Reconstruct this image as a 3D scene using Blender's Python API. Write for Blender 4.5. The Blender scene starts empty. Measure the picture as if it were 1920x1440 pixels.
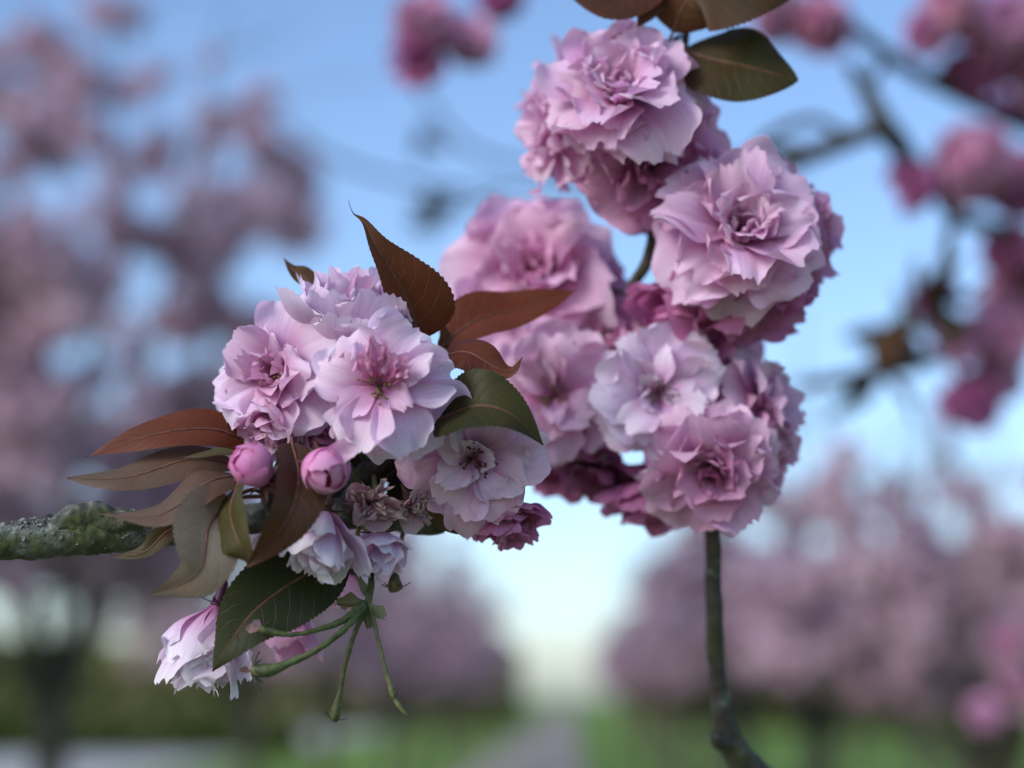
import bpy, math, random
from mathutils import Vector, Matrix, noise, Quaternion

R = math.radians
scene = bpy.context.scene
col = scene.collection

# ------------------------------------------------------------------ camera
HFOV = 36.0
FPX = 960 / math.tan(R(HFOV / 2))            # focal length in photograph pixels (1920 wide)
HORIZON, VPX = 1310, 1070                    # horizon row and vanishing column of the avenue
PITCH = math.atan((HORIZON - 720) / FPX)
YAW = math.atan((VPX - 960) / FPX)
CAM = Vector((0, 0, 1.55))
FOCUS = 0.522

cd = bpy.data.cameras.new('camera')
cam = bpy.data.objects.new('camera', cd)
col.objects.link(cam)
cam.location = CAM
cam.rotation_euler = (R(90) + PITCH, 0, YAW)
cd.sensor_width = 36
cd.lens = 18 / math.tan(R(HFOV / 2))
cd.clip_start = 0.02
cd.clip_end = 3000
cd.dof.use_dof = True
cd.dof.focus_distance = FOCUS
cd.dof.aperture_fstop = 3.6
cd.dof.aperture_blades = 0
scene.camera = cam

# ------------------------------------------------------------------ sky, sun, exposure
SUN_EL, SUN_AZ = R(34), R(228)               # azimuth clockwise from +Y (north): behind the camera, a little left
w = bpy.data.worlds.new('World')
scene.world = w
w.use_nodes = True
nt = w.node_tree
sky = nt.nodes.new('ShaderNodeTexSky')
sky.sky_type = 'NISHITA'
sky.sun_disc = False
sky.sun_elevation = SUN_EL
sky.sun_rotation = SUN_AZ
sky.altitude = 0
sky.air_density = 1.0
sky.dust_density = 1.4
sky.ozone_density = 4.0
nt.links.new(sky.outputs[0], nt.nodes['Background'].inputs[0])
nt.nodes['Background'].inputs[1].default_value = 0.135

sd = bpy.data.lights.new('sun', 'SUN')
sd.energy = 1.2
sd.angle = R(24)
sd.color = (1.0, 0.97, 0.94)
sun = bpy.data.objects.new('sun', sd)
col.objects.link(sun)
sdir = Vector((math.sin(SUN_AZ) * math.cos(SUN_EL), math.cos(SUN_AZ) * math.cos(SUN_EL), math.sin(SUN_EL)))
sun.rotation_euler = sdir.to_track_quat('Z', 'Y').to_euler()
sun.location = sdir * 30

vs = scene.view_settings
vs.view_transform = 'Standard'
vs.look = 'None'
vs.exposure = 0.9
vs.gamma = 1.0
vs.use_curve_mapping = False
scene.cycles.max_bounces = 8
scene.cycles.transmission_bounces = 6
scene.cycles.diffuse_bounces = 5

# ------------------------------------------------------------------ helpers
cam_rot = cam.rotation_euler.to_matrix()
RIGHT, UP, TOW = cam_rot.col[0].copy(), cam_rot.col[1].copy(), cam_rot.col[2].copy()
FWD = -TOW


def P(px, py, d):
    """photograph pixel + distance along the optical axis -> world point"""
    return CAM + d * (FWD + RIGHT * ((px - 960) / FPX) + UP * ((720 - py) / FPX))


def D(x, y, z):
    """direction given as right, up, towards the viewer's side"""
    return (RIGHT * x + UP * y + TOW * z).normalized()


def mesh(name, verts, faces, uvs=None, smooth=True, mats=None, mat_idx=None):
    me = bpy.data.meshes.new(name)
    me.from_pydata([tuple(v) for v in verts], [], faces)
    if uvs:
        lay = me.uv_layers.new(name='uv')
        flat = []
        for f in faces:
            for i in f:
                flat.extend(uvs[i])
        lay.data.foreach_set('uv', flat)
    if smooth:
        me.polygons.foreach_set('use_smooth', [True] * len(me.polygons))
    for m in mats or []:
        me.materials.append(m)
    if mat_idx:
        me.polygons.foreach_set('material_index', mat_idx)
    me.update()
    return me


def obj(name, me, parent=None, mat=None, tint=None):
    o = bpy.data.objects.new(name, me)
    col.objects.link(o)
    if parent:
        o.parent = parent
    if mat and me and not me.materials:
        me.materials.append(mat)
    if tint:
        o.color = (*tint, 1)
    return o


def thing(name, loc, label, cat, group=None):
    o = bpy.data.objects.new(name, None)
    o.empty_display_size = 0.05
    col.objects.link(o)
    o.location = loc
    o['label'] = label
    o['category'] = cat
    if group:
        o['group'] = group
    return o


def world_child(o, parent):
    """mesh built in world coordinates hung under a parent that only has a location (or chain of locations)"""
    p, off = parent, Vector()
    while p:
        off += p.location
        p = p.parent
    o.location = -off
    return o


def catmull(pts, n):
    """pts: list of tuples (Vector, radius); returns n samples per span"""
    out = []
    L = len(pts)
    for i in range(L - 1):
        p0, p1, p2, p3 = pts[max(i - 1, 0)], pts[i], pts[i + 1], pts[min(i + 2, L - 1)]
        for k in range(n):
            t = k / n
            t2, t3 = t * t, t * t * t
            f = lambda a, b, c, d: 0.5 * (2 * b + (c - a) * t + (2 * a - 5 * b + 4 * c - d) * t2 + (3 * b - a - 3 * c + d) * t3)
            out.append((f(p0[0], p1[0], p2[0], p3[0]), max(f(p0[1], p1[1], p2[1], p3[1]), 1e-5)))
    out.append(pts[-1])
    return out


def tube_data(path, sides=8, rough=0.0, freq=60.0, seed=0, cap=True):
    """path: list of (Vector, radius) -> verts, faces, uvs"""
    V, F, U = [], [], []
    n = len(path)
    prev = None
    off = Vector((seed * 3.1, seed * 1.7, seed * 0.9))
    for i, (p, r) in enumerate(path):
        t = (path[min(i + 1, n - 1)][0] - path[max(i - 1, 0)][0])
        t = t.normalized() if t.length > 1e-9 else Vector((0, 0, 1))
        if prev is None:
            a = Vector((0, 0, 1)) if abs(t.z) < 0.9 else Vector((1, 0, 0))
            nrm = (a - t * a.dot(t)).normalized()
        else:
            nrm = (prev - t * prev.dot(t)).normalized()
        prev = nrm
        b = t.cross(nrm)
        for k in range(sides):
            a = 2 * math.pi * k / sides
            d = nrm * math.cos(a) + b * math.sin(a)
            q = p + d * r
            if rough:
                s = noise.noise(q * freq + off) + 0.5 * noise.noise(q * freq * 2.7 + off)
                q = p + d * r * (1 + rough * s)
            V.append(q)
            U.append((k / sides, i / max(n - 1, 1)))
    for i in range(n - 1):
        for k in range(sides):
            k2 = (k + 1) % sides
            F.append((i * sides + k, i * sides + k2, (i + 1) * sides + k2, (i + 1) * sides + k))
    if cap:
        V.append(path[0][0]); U.append((0, 0)); c0 = len(V) - 1
        V.append(path[-1][0]); U.append((0, 1)); c1 = len(V) - 1
        for k in range(sides):
            k2 = (k + 1) % sides
            F.append((k2, k, c0))
            F.append(((n - 1) * sides + k, (n - 1) * sides + k2, c1))
    return V, F, U


def join(parts):
    V, F, U = [], [], []
    for v, f, u in parts:
        o = len(V)
        V.extend(v); U.extend(u)
        F.extend(tuple(i + o for i in q) for q in f)
    return V, F, U


# ------------------------------------------------------------------ materials
def new_mat(name):
    m = bpy.data.materials.new(name)
    m.use_nodes = True
    t = m.node_tree
    for n in list(t.nodes):
        t.nodes.remove(n)
    out = t.nodes.new('ShaderNodeOutputMaterial')
    return m, t, out


def N(t, kind, **kw):
    n = t.nodes.new(kind)
    for k, v in kw.items():
        if k in ('operation', 'blend_type', 'data_type', 'attribute_type', 'attribute_name', 'noise_dimensions', 'feature', 'wave_type', 'bands_direction', 'distance'):
            setattr(n, k, v)
        else:
            n.inputs[k].default_value = v
    return n


def math_n(t, op, a, b=None, c=None):
    n = t.nodes.new('ShaderNodeMath')
    n.operation = op
    for i, x in enumerate((a, b, c)):
        if x is None:
            continue
        if isinstance(x, (int, float)):
            n.inputs[i].default_value = x
        else:
            t.links.new(x, n.inputs[i])
    return n.outputs[0]


def mixc(t, fac, a, b, mode='MIX'):
    n = t.nodes.new('ShaderNodeMix')
    n.data_type = 'RGBA'
    n.blend_type = mode
    for i, x in ((0, fac), (6, a), (7, b)):
        if isinstance(x, (int, float)):
            n.inputs[i].default_value = x
        elif isinstance(x, tuple):
            n.inputs[i].default_value = (*x, 1) if len(x) == 3 else x
        else:
            t.links.new(x, n.inputs[i])
    return n.outputs[2]


def ramp(t, fac, stops):
    n = t.nodes.new('ShaderNodeValToRGB')
    el = n.color_ramp.elements
    while len(el) < len(stops):
        el.new(0.5)
    for e, (p, c) in zip(el, stops):
        e.position = p
        e.color = (*c, 1) if len(c) == 3 else c
    t.links.new(fac, n.inputs[0])
    return n.outputs[0]


def petal_material():
    m, t, out = new_mat('petal')
    L = t.links.new
    uv = N(t, 'ShaderNodeTexCoord')
    sep = N(t, 'ShaderNodeSeparateXYZ')
    L(uv.outputs['UV'], sep.inputs[0])
    oi = N(t, 'ShaderNodeObjectInfo')
    # fan of fine veins: noise stretched along the petal
    cmb = N(t, 'ShaderNodeCombineXYZ')
    L(math_n(t, 'MULTIPLY', sep.outputs[0], 26.0), cmb.inputs[0])
    L(math_n(t, 'MULTIPLY', sep.outputs[1], 2.2), cmb.inputs[1])
    L(math_n(t, 'MULTIPLY', oi.outputs['Random'], 50.0), cmb.inputs[2])
    vein = N(t, 'ShaderNodeTexNoise', Scale=1.0, Detail=2.0)
    L(cmb.outputs[0], vein.inputs['Vector'])
    cmb2 = N(t, 'ShaderNodeCombineXYZ')
    L(math_n(t, 'MULTIPLY', sep.outputs[0], 3.0), cmb2.inputs[0])
    L(math_n(t, 'MULTIPLY', sep.outputs[1], 3.0), cmb2.inputs[1])
    L(math_n(t, 'MULTIPLY', oi.outputs['Random'], 90.0), cmb2.inputs[2])
    blot = N(t, 'ShaderNodeTexNoise', Scale=1.0, Detail=3.0)
    L(cmb2.outputs[0], blot.inputs['Vector'])
    # deeper pink at the claw, paler blade
    v = math_n(t, 'ADD', sep.outputs[1], math_n(t, 'MULTIPLY', math_n(t, 'SUBTRACT', blot.outputs[0], 0.5), 0.55))
    grad = ramp(t, v, [(0.02, (0.72, 0.26, 0.50)), (0.30, (0.92, 0.64, 0.82)), (0.62, (1, 0.92, 0.98)), (0.95, (1.06, 1.10, 1.06))])
    c = mixc(t, 1.0, oi.outputs['Color'], grad, 'MULTIPLY')
    streak = ramp(t, vein.outputs[0], [(0.30, (0.90, 0.80, 0.88)), (0.62, (1, 1, 1))])
    c = mixc(t, 0.8, c, streak, 'MULTIPLY')
    # small brown bruises at some margins
    br = math_n(t, 'GREATER_THAN', math_n(t, 'MULTIPLY', blot.outputs[0], sep.outputs[1]), 0.69)
    c = mixc(t, math_n(t, 'MULTIPLY', br, 0.55), c, (0.30, 0.13, 0.06))
    bump = N(t, 'ShaderNodeBump', Strength=0.28, Distance=0.0006)
    L(vein.outputs[0], bump.inputs['Height'])
    b = N(t, 'ShaderNodeBsdfPrincipled', Roughness=0.55)
    b.inputs['Specular IOR Level'].default_value = 0.25
    b.inputs['Sheen Weight'].default_value = 0.12
    L(c, b.inputs['Base Color'])
    L(bump.outputs[0], b.inputs['Normal'])
    tr = N(t, 'ShaderNodeBsdfTranslucent')
    L(mixc(t, 1.0, c, (1.0, 0.80, 0.93), 'MULTIPLY'), tr.inputs[0])
    mx = N(t, 'ShaderNodeMixShader', Fac=0.40)
    L(b.outputs[0], mx.inputs[1]); L(tr.outputs[0], mx.inputs[2])
    L(mx.outputs[0], out.inputs[0])
    return m


def leaf_material():
    m, t, out = new_mat('bronze_leaf')
    L = t.links.new
    tc = N(t, 'ShaderNodeTexCoord')
    sep = N(t, 'ShaderNodeSeparateXYZ')
    L(tc.outputs['UV'], sep.inputs[0])
    oi = N(t, 'ShaderNodeObjectInfo')
    absu = math_n(t, 'ABSOLUTE', math_n(t, 'MULTIPLY', math_n(t, 'SUBTRACT', sep.outputs[0], 0.5), 2.0))
    # side veins curve forward from the midrib
    ph = math_n(t, 'SUBTRACT', math_n(t, 'MULTIPLY', sep.outputs[1], 11.0),
                math_n(t, 'MULTIPLY', math_n(t, 'POWER', absu, 1.25), 2.0))
    wn = N(t, 'ShaderNodeTexNoise', Scale=5.0, Detail=1.0)
    L(tc.outputs['UV'], wn.inputs['Vector'])
    ph = math_n(t, 'ADD', ph, math_n(t, 'MULTIPLY', wn.outputs[0], 0.5))
    tri = math_n(t, 'ABSOLUTE', math_n(t, 'SUBTRACT', math_n(t, 'FRACT', ph), 0.5))
    vein = ramp(t, tri, [(0.0, (1, 1, 1)), (0.02, (0.7, 0.7, 0.7)), (0.06, (0, 0, 0))])
    mid = ramp(t, absu, [(0.0, (1, 1, 1)), (0.03, (0.8, 0.8, 0.8)), (0.06, (0, 0, 0))])
    fine = N(t, 'ShaderNodeTexVoronoi', Scale=420.0, feature='DISTANCE_TO_EDGE')
    L(tc.outputs['Object'], fine.inputs['Vector'])
    big = N(t, 'ShaderNodeTexNoise', Scale=55.0, Detail=4.0)
    L(tc.outputs['Object'], big.inputs['Vector'])
    at = N(t, 'ShaderNodeAttribute', attribute_type='OBJECT', attribute_name='tint2')
    f = math_n(t, 'ADD', math_n(t, 'MULTIPLY', big.outputs[0], 0.9), math_n(t, 'MULTIPLY', sep.outputs[1], 0.35))
    base = mixc(t, ramp(t, f, [(0.42, (0, 0, 0)), (0.78, (1, 1, 1))]), oi.outputs['Color'], at.outputs['Color'])
    base = mixc(t, 0.35, base, ramp(t, fine.outputs['Distance'], [(0.0, (0.55, 0.55, 0.55)), (0.05, (1, 1, 1))]), 'MULTIPLY')
    light = mixc(t, 0.5, mixc(t, 1.0, base, (1.9, 1.7, 1.5), 'MULTIPLY'), (0.22, 0.13, 0.07))
    vf = math_n(t, 'MULTIPLY', math_n(t, 'MAXIMUM', math_n(t, 'MULTIPLY', vein, 0.32), mid), 0.6)
    c = mixc(t, vf, base, light)
    h = math_n(t, 'ADD', math_n(t, 'MULTIPLY', math_n(t, 'MAXIMUM', vein, mid), -1.0), math_n(t, 'MULTIPLY', big.outputs[0], 0.6))
    bump = N(t, 'ShaderNodeBump', Strength=0.4, Distance=0.0005)
    L(h, bump.inputs['Height'])
    b = N(t, 'ShaderNodeBsdfPrincipled', Roughness=0.5)
    b.inputs['Specular IOR Level'].default_value = 0.22
    L(c, b.inputs['Base Color']); L(bump.outputs[0], b.inputs['Normal'])
    tr = N(t, 'ShaderNodeBsdfTranslucent')
    L(mixc(t, 1.0, c, (1.3, 1.0, 0.6), 'MULTIPLY'), tr.inputs[0])
    mx = N(t, 'ShaderNodeMixShader', Fac=0.28)
    L(b.outputs[0], mx.inputs[1]); L(tr.outputs[0], mx.inputs[2])
    L(mx.outputs[0], out.inputs[0])
    return m


def bark_material(name, lichen=0.5, scale=1.0, dark=(0.030, 0.026, 0.022)):
    m, t, out = new_mat(name)
    L = t.links.new
    tc = N(t, 'ShaderNodeTexCoord')
    n1 = N(t, 'ShaderNodeTexNoise', Scale=90 * scale, Detail=6.0, Roughness=0.65)
    n2 = N(t, 'ShaderNodeTexNoise', Scale=260 * scale, Detail=5.0, Roughness=0.7)
    n3 = N(t, 'ShaderNodeTexNoise', Scale=45 * scale, Detail=4.0)
    vo = N(t, 'ShaderNodeTexVoronoi', Scale=330 * scale)
    for n in (n1, n2, n3, vo):
        L(tc.outputs['Object'], n.inputs['Vector'])
    bark = ramp(t, n2.outputs[0], [(0.3, dark), (0.7, (0.10, 0.085, 0.07))])
    lf = ramp(t, math_n(t, 'ADD', n1.outputs[0], (lichen - 0.5) * 0.5), [(0.46, (0, 0, 0)), (0.56, (1, 1, 1))])
    lich = ramp(t, n2.outputs[0], [(0.34, (0.045, 0.052, 0.042)), (0.54, (0.13, 0.145, 0.125)), (0.72, (0.33, 0.35, 0.33))])
    c = mixc(t, lf, bark, lich)
    geo = N(t, 'ShaderNodeNewGeometry')
    sn = N(t, 'ShaderNodeSeparateXYZ')
    L(geo.outputs['Normal'], sn.inputs[0])
    mossm = math_n(t, 'ADD', math_n(t, 'MULTIPLY', n3.outputs[0], 1.0), math_n(t, 'MULTIPLY', sn.outputs[2], -0.10))
    mf = ramp(t, mossm, [(0.505, (0, 0, 0)), (0.62, (1, 1, 1))])
    c = mixc(t, math_n(t, 'MULTIPLY', mf, 0.8 * min(lichen * 2, 1)), c,
             ramp(t, vo.outputs['Distance'], [(0.0, (0.085, 0.095, 0.018)), (0.6, (0.035, 0.045, 0.012))]))
    bump = N(t, 'ShaderNodeBump', Strength=0.9, Distance=0.0012 / scale)
    L(math_n(t, 'ADD', n2.outputs[0], math_n(t, 'MULTIPLY', lf, 0.35)), bump.inputs['Height'])
    b = N(t, 'ShaderNodeBsdfPrincipled', Roughness=0.88)
    b.inputs['Specular IOR Level'].default_value = 0.2
    L(c, b.inputs['Base Color']); L(bump.outputs[0], b.inputs['Normal'])
    L(b.outputs[0], out.inputs[0])
    return m


def tint_material(name, rough=0.5, trans=0.15, var=0.5, scale=300.0):
    """colour from the object, mottled"""
    m, t, out = new_mat(name)
    L = t.links.new
    tc = N(t, 'ShaderNodeTexCoord')
    oi = N(t, 'ShaderNodeObjectInfo')
    n = N(t, 'ShaderNodeTexNoise', Scale=scale, Detail=4.0)
    L(tc.outputs['Object'], n.inputs['Vector'])
    c = mixc(t, var, oi.outputs['Color'], ramp(t, n.outputs[0], [(0.3, (0.35, 0.3, 0.3)), (0.7, (1.25, 1.2, 1.1))]), 'MULTIPLY')
    bump = N(t, 'ShaderNodeBump', Strength=0.3, Distance=0.0004)
    L(n.outputs[0], bump.inputs['Height'])
    b = N(t, 'ShaderNodeBsdfPrincipled', Roughness=rough)
    L(c, b.inputs['Base Color']); L(bump.outputs[0], b.inputs['Normal'])
    tr = N(t, 'ShaderNodeBsdfTranslucent')
    L(c, tr.inputs[0])
    mx = N(t, 'ShaderNodeMixShader', Fac=trans)
    L(b.outputs[0], mx.inputs[1]); L(tr.outputs[0], mx.inputs[2])
    L(mx.outputs[0], out.inputs[0])
    return m


def crown_material(name, a, b_, trans=0.35, scale=4.0):
    m, t, out = new_mat(name)
    L = t.links.new
    tc = N(t, 'ShaderNodeTexCoord')
    n = N(t, 'ShaderNodeTexNoise', Scale=scale, Detail=4.0)
    L(tc.outputs['Object'], n.inputs['Vector'])
    c = ramp(t, n.outputs[0], [(0.35, a), (0.65, b_)])
    b = N(t, 'ShaderNodeBsdfPrincipled', Roughness=0.7)
    b.inputs['Specular IOR Level'].default_value = 0.2
    L(c, b.inputs['Base Color'])
    tr = N(t, 'ShaderNodeBsdfTranslucent')
    L(c, tr.inputs[0])
    mx = N(t, 'ShaderNodeMixShader', Fac=trans)
    L(b.outputs[0], mx.inputs[1]); L(tr.outputs[0], mx.inputs[2])
    L(mx.outputs[0], out.inputs[0])
    return m


def ground_material(name, stops, scale, bump=0.5, dist=0.03):
    m, t, out = new_mat(name)
    L = t.links.new
    tc = N(t, 'ShaderNodeTexCoord')
    n = N(t, 'ShaderNodeTexNoise', Scale=scale, Detail=8.0, Roughness=0.65)
    n2 = N(t, 'ShaderNodeTexNoise', Scale=scale * 0.05, Detail=3.0)
    L(tc.outputs['Object'], n.inputs['Vector']); L(tc.outputs['Object'], n2.inputs['Vector'])
    f = math_n(t, 'ADD', math_n(t, 'MULTIPLY', n.outputs[0], 0.5), math_n(t, 'MULTIPLY', n2.outputs[0], 0.5))
    c = ramp(t, f, stops)
    bp = N(t, 'ShaderNodeBump', Strength=bump, Distance=dist)
    L(n.outputs[0], bp.inputs['Height'])
    b = N(t, 'ShaderNodeBsdfPrincipled', Roughness=0.95)
    b.inputs['Specular IOR Level'].default_value = 0.1
    L(c, b.inputs['Base Color']); L(bp.outputs[0], b.inputs['Normal'])
    L(b.outputs[0], out.inputs[0])
    return m


M_PETAL = petal_material()
M_LEAF = leaf_material()
M_BRANCH = bark_material('lichen_bark', 0.58)
M_SPUR = bark_material('spur_bark', 0.12, 1.0, (0.012, 0.009, 0.008))
M_SHOOT = bark_material('shoot_bark', 0.30)
M_TREEBARK = bark_material('tree_bark', 0.35, 0.12)
M_STALK = tint_material('green_stalk', 0.6, 0.1, 0.85, 420.0)
M_CALYX = tint_material('calyx', 0.5, 0.1)
M_STAMEN = tint_material('stamen', 0.6, 0.2, 0.7, 900.0)
M_CROWN = crown_material('tree_blossom', (0.66, 0.44, 0.55), (0.84, 0.68, 0.77), 0.55)
M_YOUNGLEAF = crown_material('tree_young_leaf', (0.07, 0.035, 0.02), (0.14, 0.09, 0.03), 0.3)
M_SHRUB = crown_material('shrub_leaf', (0.05, 0.08, 0.02), (0.12, 0.15, 0.04), 0.3, 1.0)
M_FARLEAF = crown_material('far_leaf', (0.16, 0.18, 0.06), (0.32, 0.31, 0.15), 0.35, 0.2)

# ------------------------------------------------------------------ ground
def sheet(name, pts, z, mat):
    me = mesh(name, [(x, y, z) for x, y in pts], [tuple(range(len(pts)))], smooth=False)
    o = obj(name, me, None, mat)
    o['kind'] = 'structure'
    return o


M_GRASS = ground_material('grass', [(0.35, (0.07, 0.12, 0.02)), (0.5, (0.12, 0.20, 0.035)), (0.68, (0.18, 0.24, 0.06))], 3.0)
M_PATH = ground_material('gravel_path', [(0.35, (0.22, 0.18, 0.15)), (0.65, (0.36, 0.31, 0.26))], 6.0)
M_ROAD = ground_material('pale_road', [(0.35, (0.34, 0.33, 0.31)), (0.65, (0.46, 0.45, 0.43))], 6.0)
sheet('ground', [(-900, -300), (900, -300), (900, 1500), (-900, 1500)], 0.0, M_GRASS)


def ribbon(name, y0, y1, xa, xb, z, mat, n=40):
    V, F = [], []
    for i in range(n + 1):
        y = y0 + (y1 - y0) * (i / n) ** 2
        j = 0.12 * math.sin(y * 0.7) + 0.07 * math.sin(y * 1.9)
        V += [(xa(y) + j, y, z), (xb(y) + j * 0.6, y, z)]
        if i:
            F.append((2 * i - 2, 2 * i - 1, 2 * i + 1, 2 * i))
    o = obj(name, mesh(name, V, F, smooth=False), None, mat)
    o['kind'] = 'structure'


ribbon('path', -30, 420, lambda y: -2.25, lambda y: 0.35, 0.004, M_PATH)
ribbon('road', -30, 300, lambda y: -14.5 - 0.05 * y, lambda y: -9.0 + 0.005 * y, 0.008, M_ROAD)

# ------------------------------------------------------------------ petals
def petal_data(seed, L=1.0, W=0.62, nu=19, nv=12, bend=30, tipcurl=0, cup=0.25, ruff=0.08, freq=2.2, fringe=0.06, claw=0.16, notch=0.08, twist=0.0, crumple=0.0):
    rnd = random.Random(seed)
    ph1, ph2, ph3 = (rnd.uniform(0, 6.28) for _ in range(3))
    sk = rnd.uniform(-0.12, 0.12)
    nf = rnd.uniform(2.2, 3.6)
    nofs = Vector((seed * 1.37, seed * 0.71, 0))
    V, F, U = [], [], []
    y = z = 0.0
    cl = []
    for j in range(nv):
        v = j / (nv - 1)
        a = R(bend) * (1 - 2 * v) - R(tipcurl) * v ** 3
        cl.append((y, z, a))
        y += math.cos(a) / (nv - 1)
        z += math.sin(a) / (nv - 1)
    for j in range(nv):
        v = j / (nv - 1)
        cy, cz, a = cl[j]
        s = math.sin(min(v / 0.74, 1) * math.pi / 2)
        hw = W * (claw + (1 - claw) * s ** 1.25) * (1 - 0.20 * max(0, (v - 0.74) / 0.26) ** 2)
        tw = twist * v
        for i in range(nu):
            u = -1 + 2 * i / (nu - 1)
            x = hw * u
            # tip margin: rounded shoulders, a notch, ragged teeth
            m = -0.30 * abs(u) ** 2.6 - notch * math.exp(-((u - sk) / 0.13) ** 2)
            m += fringe * (noise.noise(Vector((u * nf, seed * 3.3, 0))) + 0.7 * noise.noise(Vector((u * nf * 2.6, seed * 5.1, 2))))
            m += 0.45 * fringe * (abs((u * nf * 1.9 + ph3) % 1 - 0.5) * 2 - 0.5)
            yy = m * v ** 3
            zz = cup * u * u * hw * (0.6 + 0.4 * v)
            env = v ** 2.0 * (0.35 + 0.65 * abs(u))
            zz += ruff * env * (math.sin(freq * math.pi * u + ph1) + 0.30 * math.sin(freq * 2.1 * math.pi * u + ph2))
            zz += ruff * 0.6 * abs(u) ** 2 * math.sin(v * 9 + ph3 + (1.5 if u > 0 else 0))
            nn = noise.noise(Vector((u * 1.2, v * 1.6, 0)) + nofs)
            zz += 0.07 * nn * v
            if crumple:
                zz += crumple * v * (noise.noise(Vector((u * 2.2, v * 3, 1)) + nofs) + 0.6 * noise.noise(Vector((u * 4.6, v * 5, 4)) + nofs))
                x += crumple * 0.4 * v * noise.noise(Vector((u * 2, v * 4, 7)) + nofs)
            # place in the bent section frame
            xx = x * math.cos(tw) - zz * math.sin(tw)
            zr = x * math.sin(tw) + zz * math.cos(tw)
            V.append(Vector((xx * L, (cy + yy * math.cos(a) - zr * math.sin(a)) * L, (cz + yy * math.sin(a) + zr * math.cos(a)) * L)))
            U.append((0.5 + 0.5 * u * (0.3 + 0.7 * s), v))
    for j in range(nv - 1):
        for i in range(nu - 1):
            q = j * nu + i
            F.append((q, q + 1, q + nu + 1, q + nu))
    return V, F, U


def petal_set(n, s0, **kw):
    out = []
    for k in range(n):
        r = random.Random(s0 + k)
        kk = {a: (b * r.uniform(0.75, 1.25) if a not in ('nu', 'nv') else b) for a, b in kw.items()}
        kk['twist'] = r.uniform(-0.35, 0.35) + kw.get('twist', 0)
        me = mesh('petal', *petal_data(s0 + k, **kk), mats=[M_PETAL])
        out.append(me)
    return out


PET = {
    'outer': petal_set(16, 100, W=0.50, bend=24, tipcurl=16, cup=0.16, ruff=0.065, freq=1.6, fringe=0.085, notch=0.09),
    'mid':   petal_set(16, 200, W=0.46, bend=22, tipcurl=10, cup=0.32, ruff=0.07, freq=1.7, fringe=0.09, notch=0.08),
    'inner': petal_set(12, 300, W=0.44, bend=14, cup=0.50, ruff=0.095, freq=1.7, fringe=0.13, notch=0.10),
    'curl':  petal_set(10, 400, W=0.34, bend=-8, tipcurl=30, cup=0.6, ruff=0.14, freq=1.6, fringe=0.12, crumple=0.24, claw=0.25),
    'droop': petal_set(10, 500, W=0.45, bend=-14, tipcurl=-10, cup=0.38, ruff=0.06, freq=1.7, fringe=0.055, notch=0.07),
    'wither': petal_set(8, 600, W=0.30, bend=25, tipcurl=40, cup=0.7, ruff=0.12, freq=1.6, fringe=0.12, crumple=0.42, claw=0.3),
}

# rings: (kind, count, elevation above the flower's plane, size)
STYLE = {
    'full': [('outer', 7, -14, 1.00), ('outer', 7, 8, 1.00), ('mid', 7, 26, 0.92), ('mid', 6, 44, 0.80), ('inner', 6, 58, 0.64), ('curl', 5, 74, 0.48)],
    'loose': [('outer', 7, -8, 1.00), ('outer', 7, 12, 0.98), ('mid', 6, 30, 0.84), ('inner', 4, 50, 0.60), ('curl', 4, 72, 0.46)],
    'open': [('outer', 7, -10, 1.00), ('outer', 6, 6, 0.92), ('mid', 4, 18, 0.68), ('inner', 2, 34, 0.50)],
    'flat': [('outer', 8, -4, 1.00), ('outer', 7, 8, 0.92), ('mid', 6, 20, 0.70), ('inner', 3, 40, 0.42)],
    'cup':  [('droop', 6, 34, 1.00), ('droop', 6, 46, 0.97), ('mid', 6, 58, 0.88), ('inner', 6, 68, 0.75), ('curl', 4, 80, 0.6)],
    'bell': [('droop', 5, 48, 1.00), ('droop', 5, 60, 1.0), ('inner', 5, 70, 0.95)],
    'wither': [('wither', 4, 35, 1.0), ('droop', 2, 40, 1.1), ('wither', 4, 65, 0.8)],
    'under': [('outer', 7, -4, 1.00), ('mid', 7, 12, 0.95), ('mid', 7, 30, 0.85), ('inner', 6, 50, 0.7)],
}


def calyx_mesh(seed, s):
    """receptacle tube with five pointed sepals, flower axis +Z, base of petals at z=0"""
    rnd = random.Random(seed)
    prof = [(-9, 1.0), (-8, 1.6), (-5.5, 1.9), (-3, 1.8), (-1, 2.3), (0, 2.6), (0.3, 1.2)]
    path = [(Vector((0, 0, z * 0.001 * s)), r * 0.001 * s) for z, r in prof]
    parts = [tube_data(path, 10)]
    for k in range(5):
        a = 2 * math.pi * k / 5 + rnd.uniform(-0.15, 0.15)
        V, F, U = [], [], []
        n = 5
        for j in range(n):
            t = j / (n - 1)
            r = (2.2 + 6.0 * t) * 0.001 * s
            zz = (-0.8 - 1.6 * t * t) * 0.001 * s
            hw = 1.55 * 0.001 * s * (1 - t) ** 0.8 + 0.00005
            c, sn = math.cos(a), math.sin(a)
            for e in (-1, 0, 1):
                V.append(Vector((c * r - sn * hw * e, sn * r + c * hw * e, zz - (0.0004 * s if e == 0 else 0))))
                U.append((0, t))
        for j in range(n - 1):
            for e in range(2):
                q = j * 3 + e
                F.append((q, q + 1, q + 4, q + 3))
        parts.append((V, F, U))
    return mesh('calyx', *join(parts), mats=[M_CALYX])


CALYX = [calyx_mesh(k, 1.0) for k in range(4)]


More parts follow.
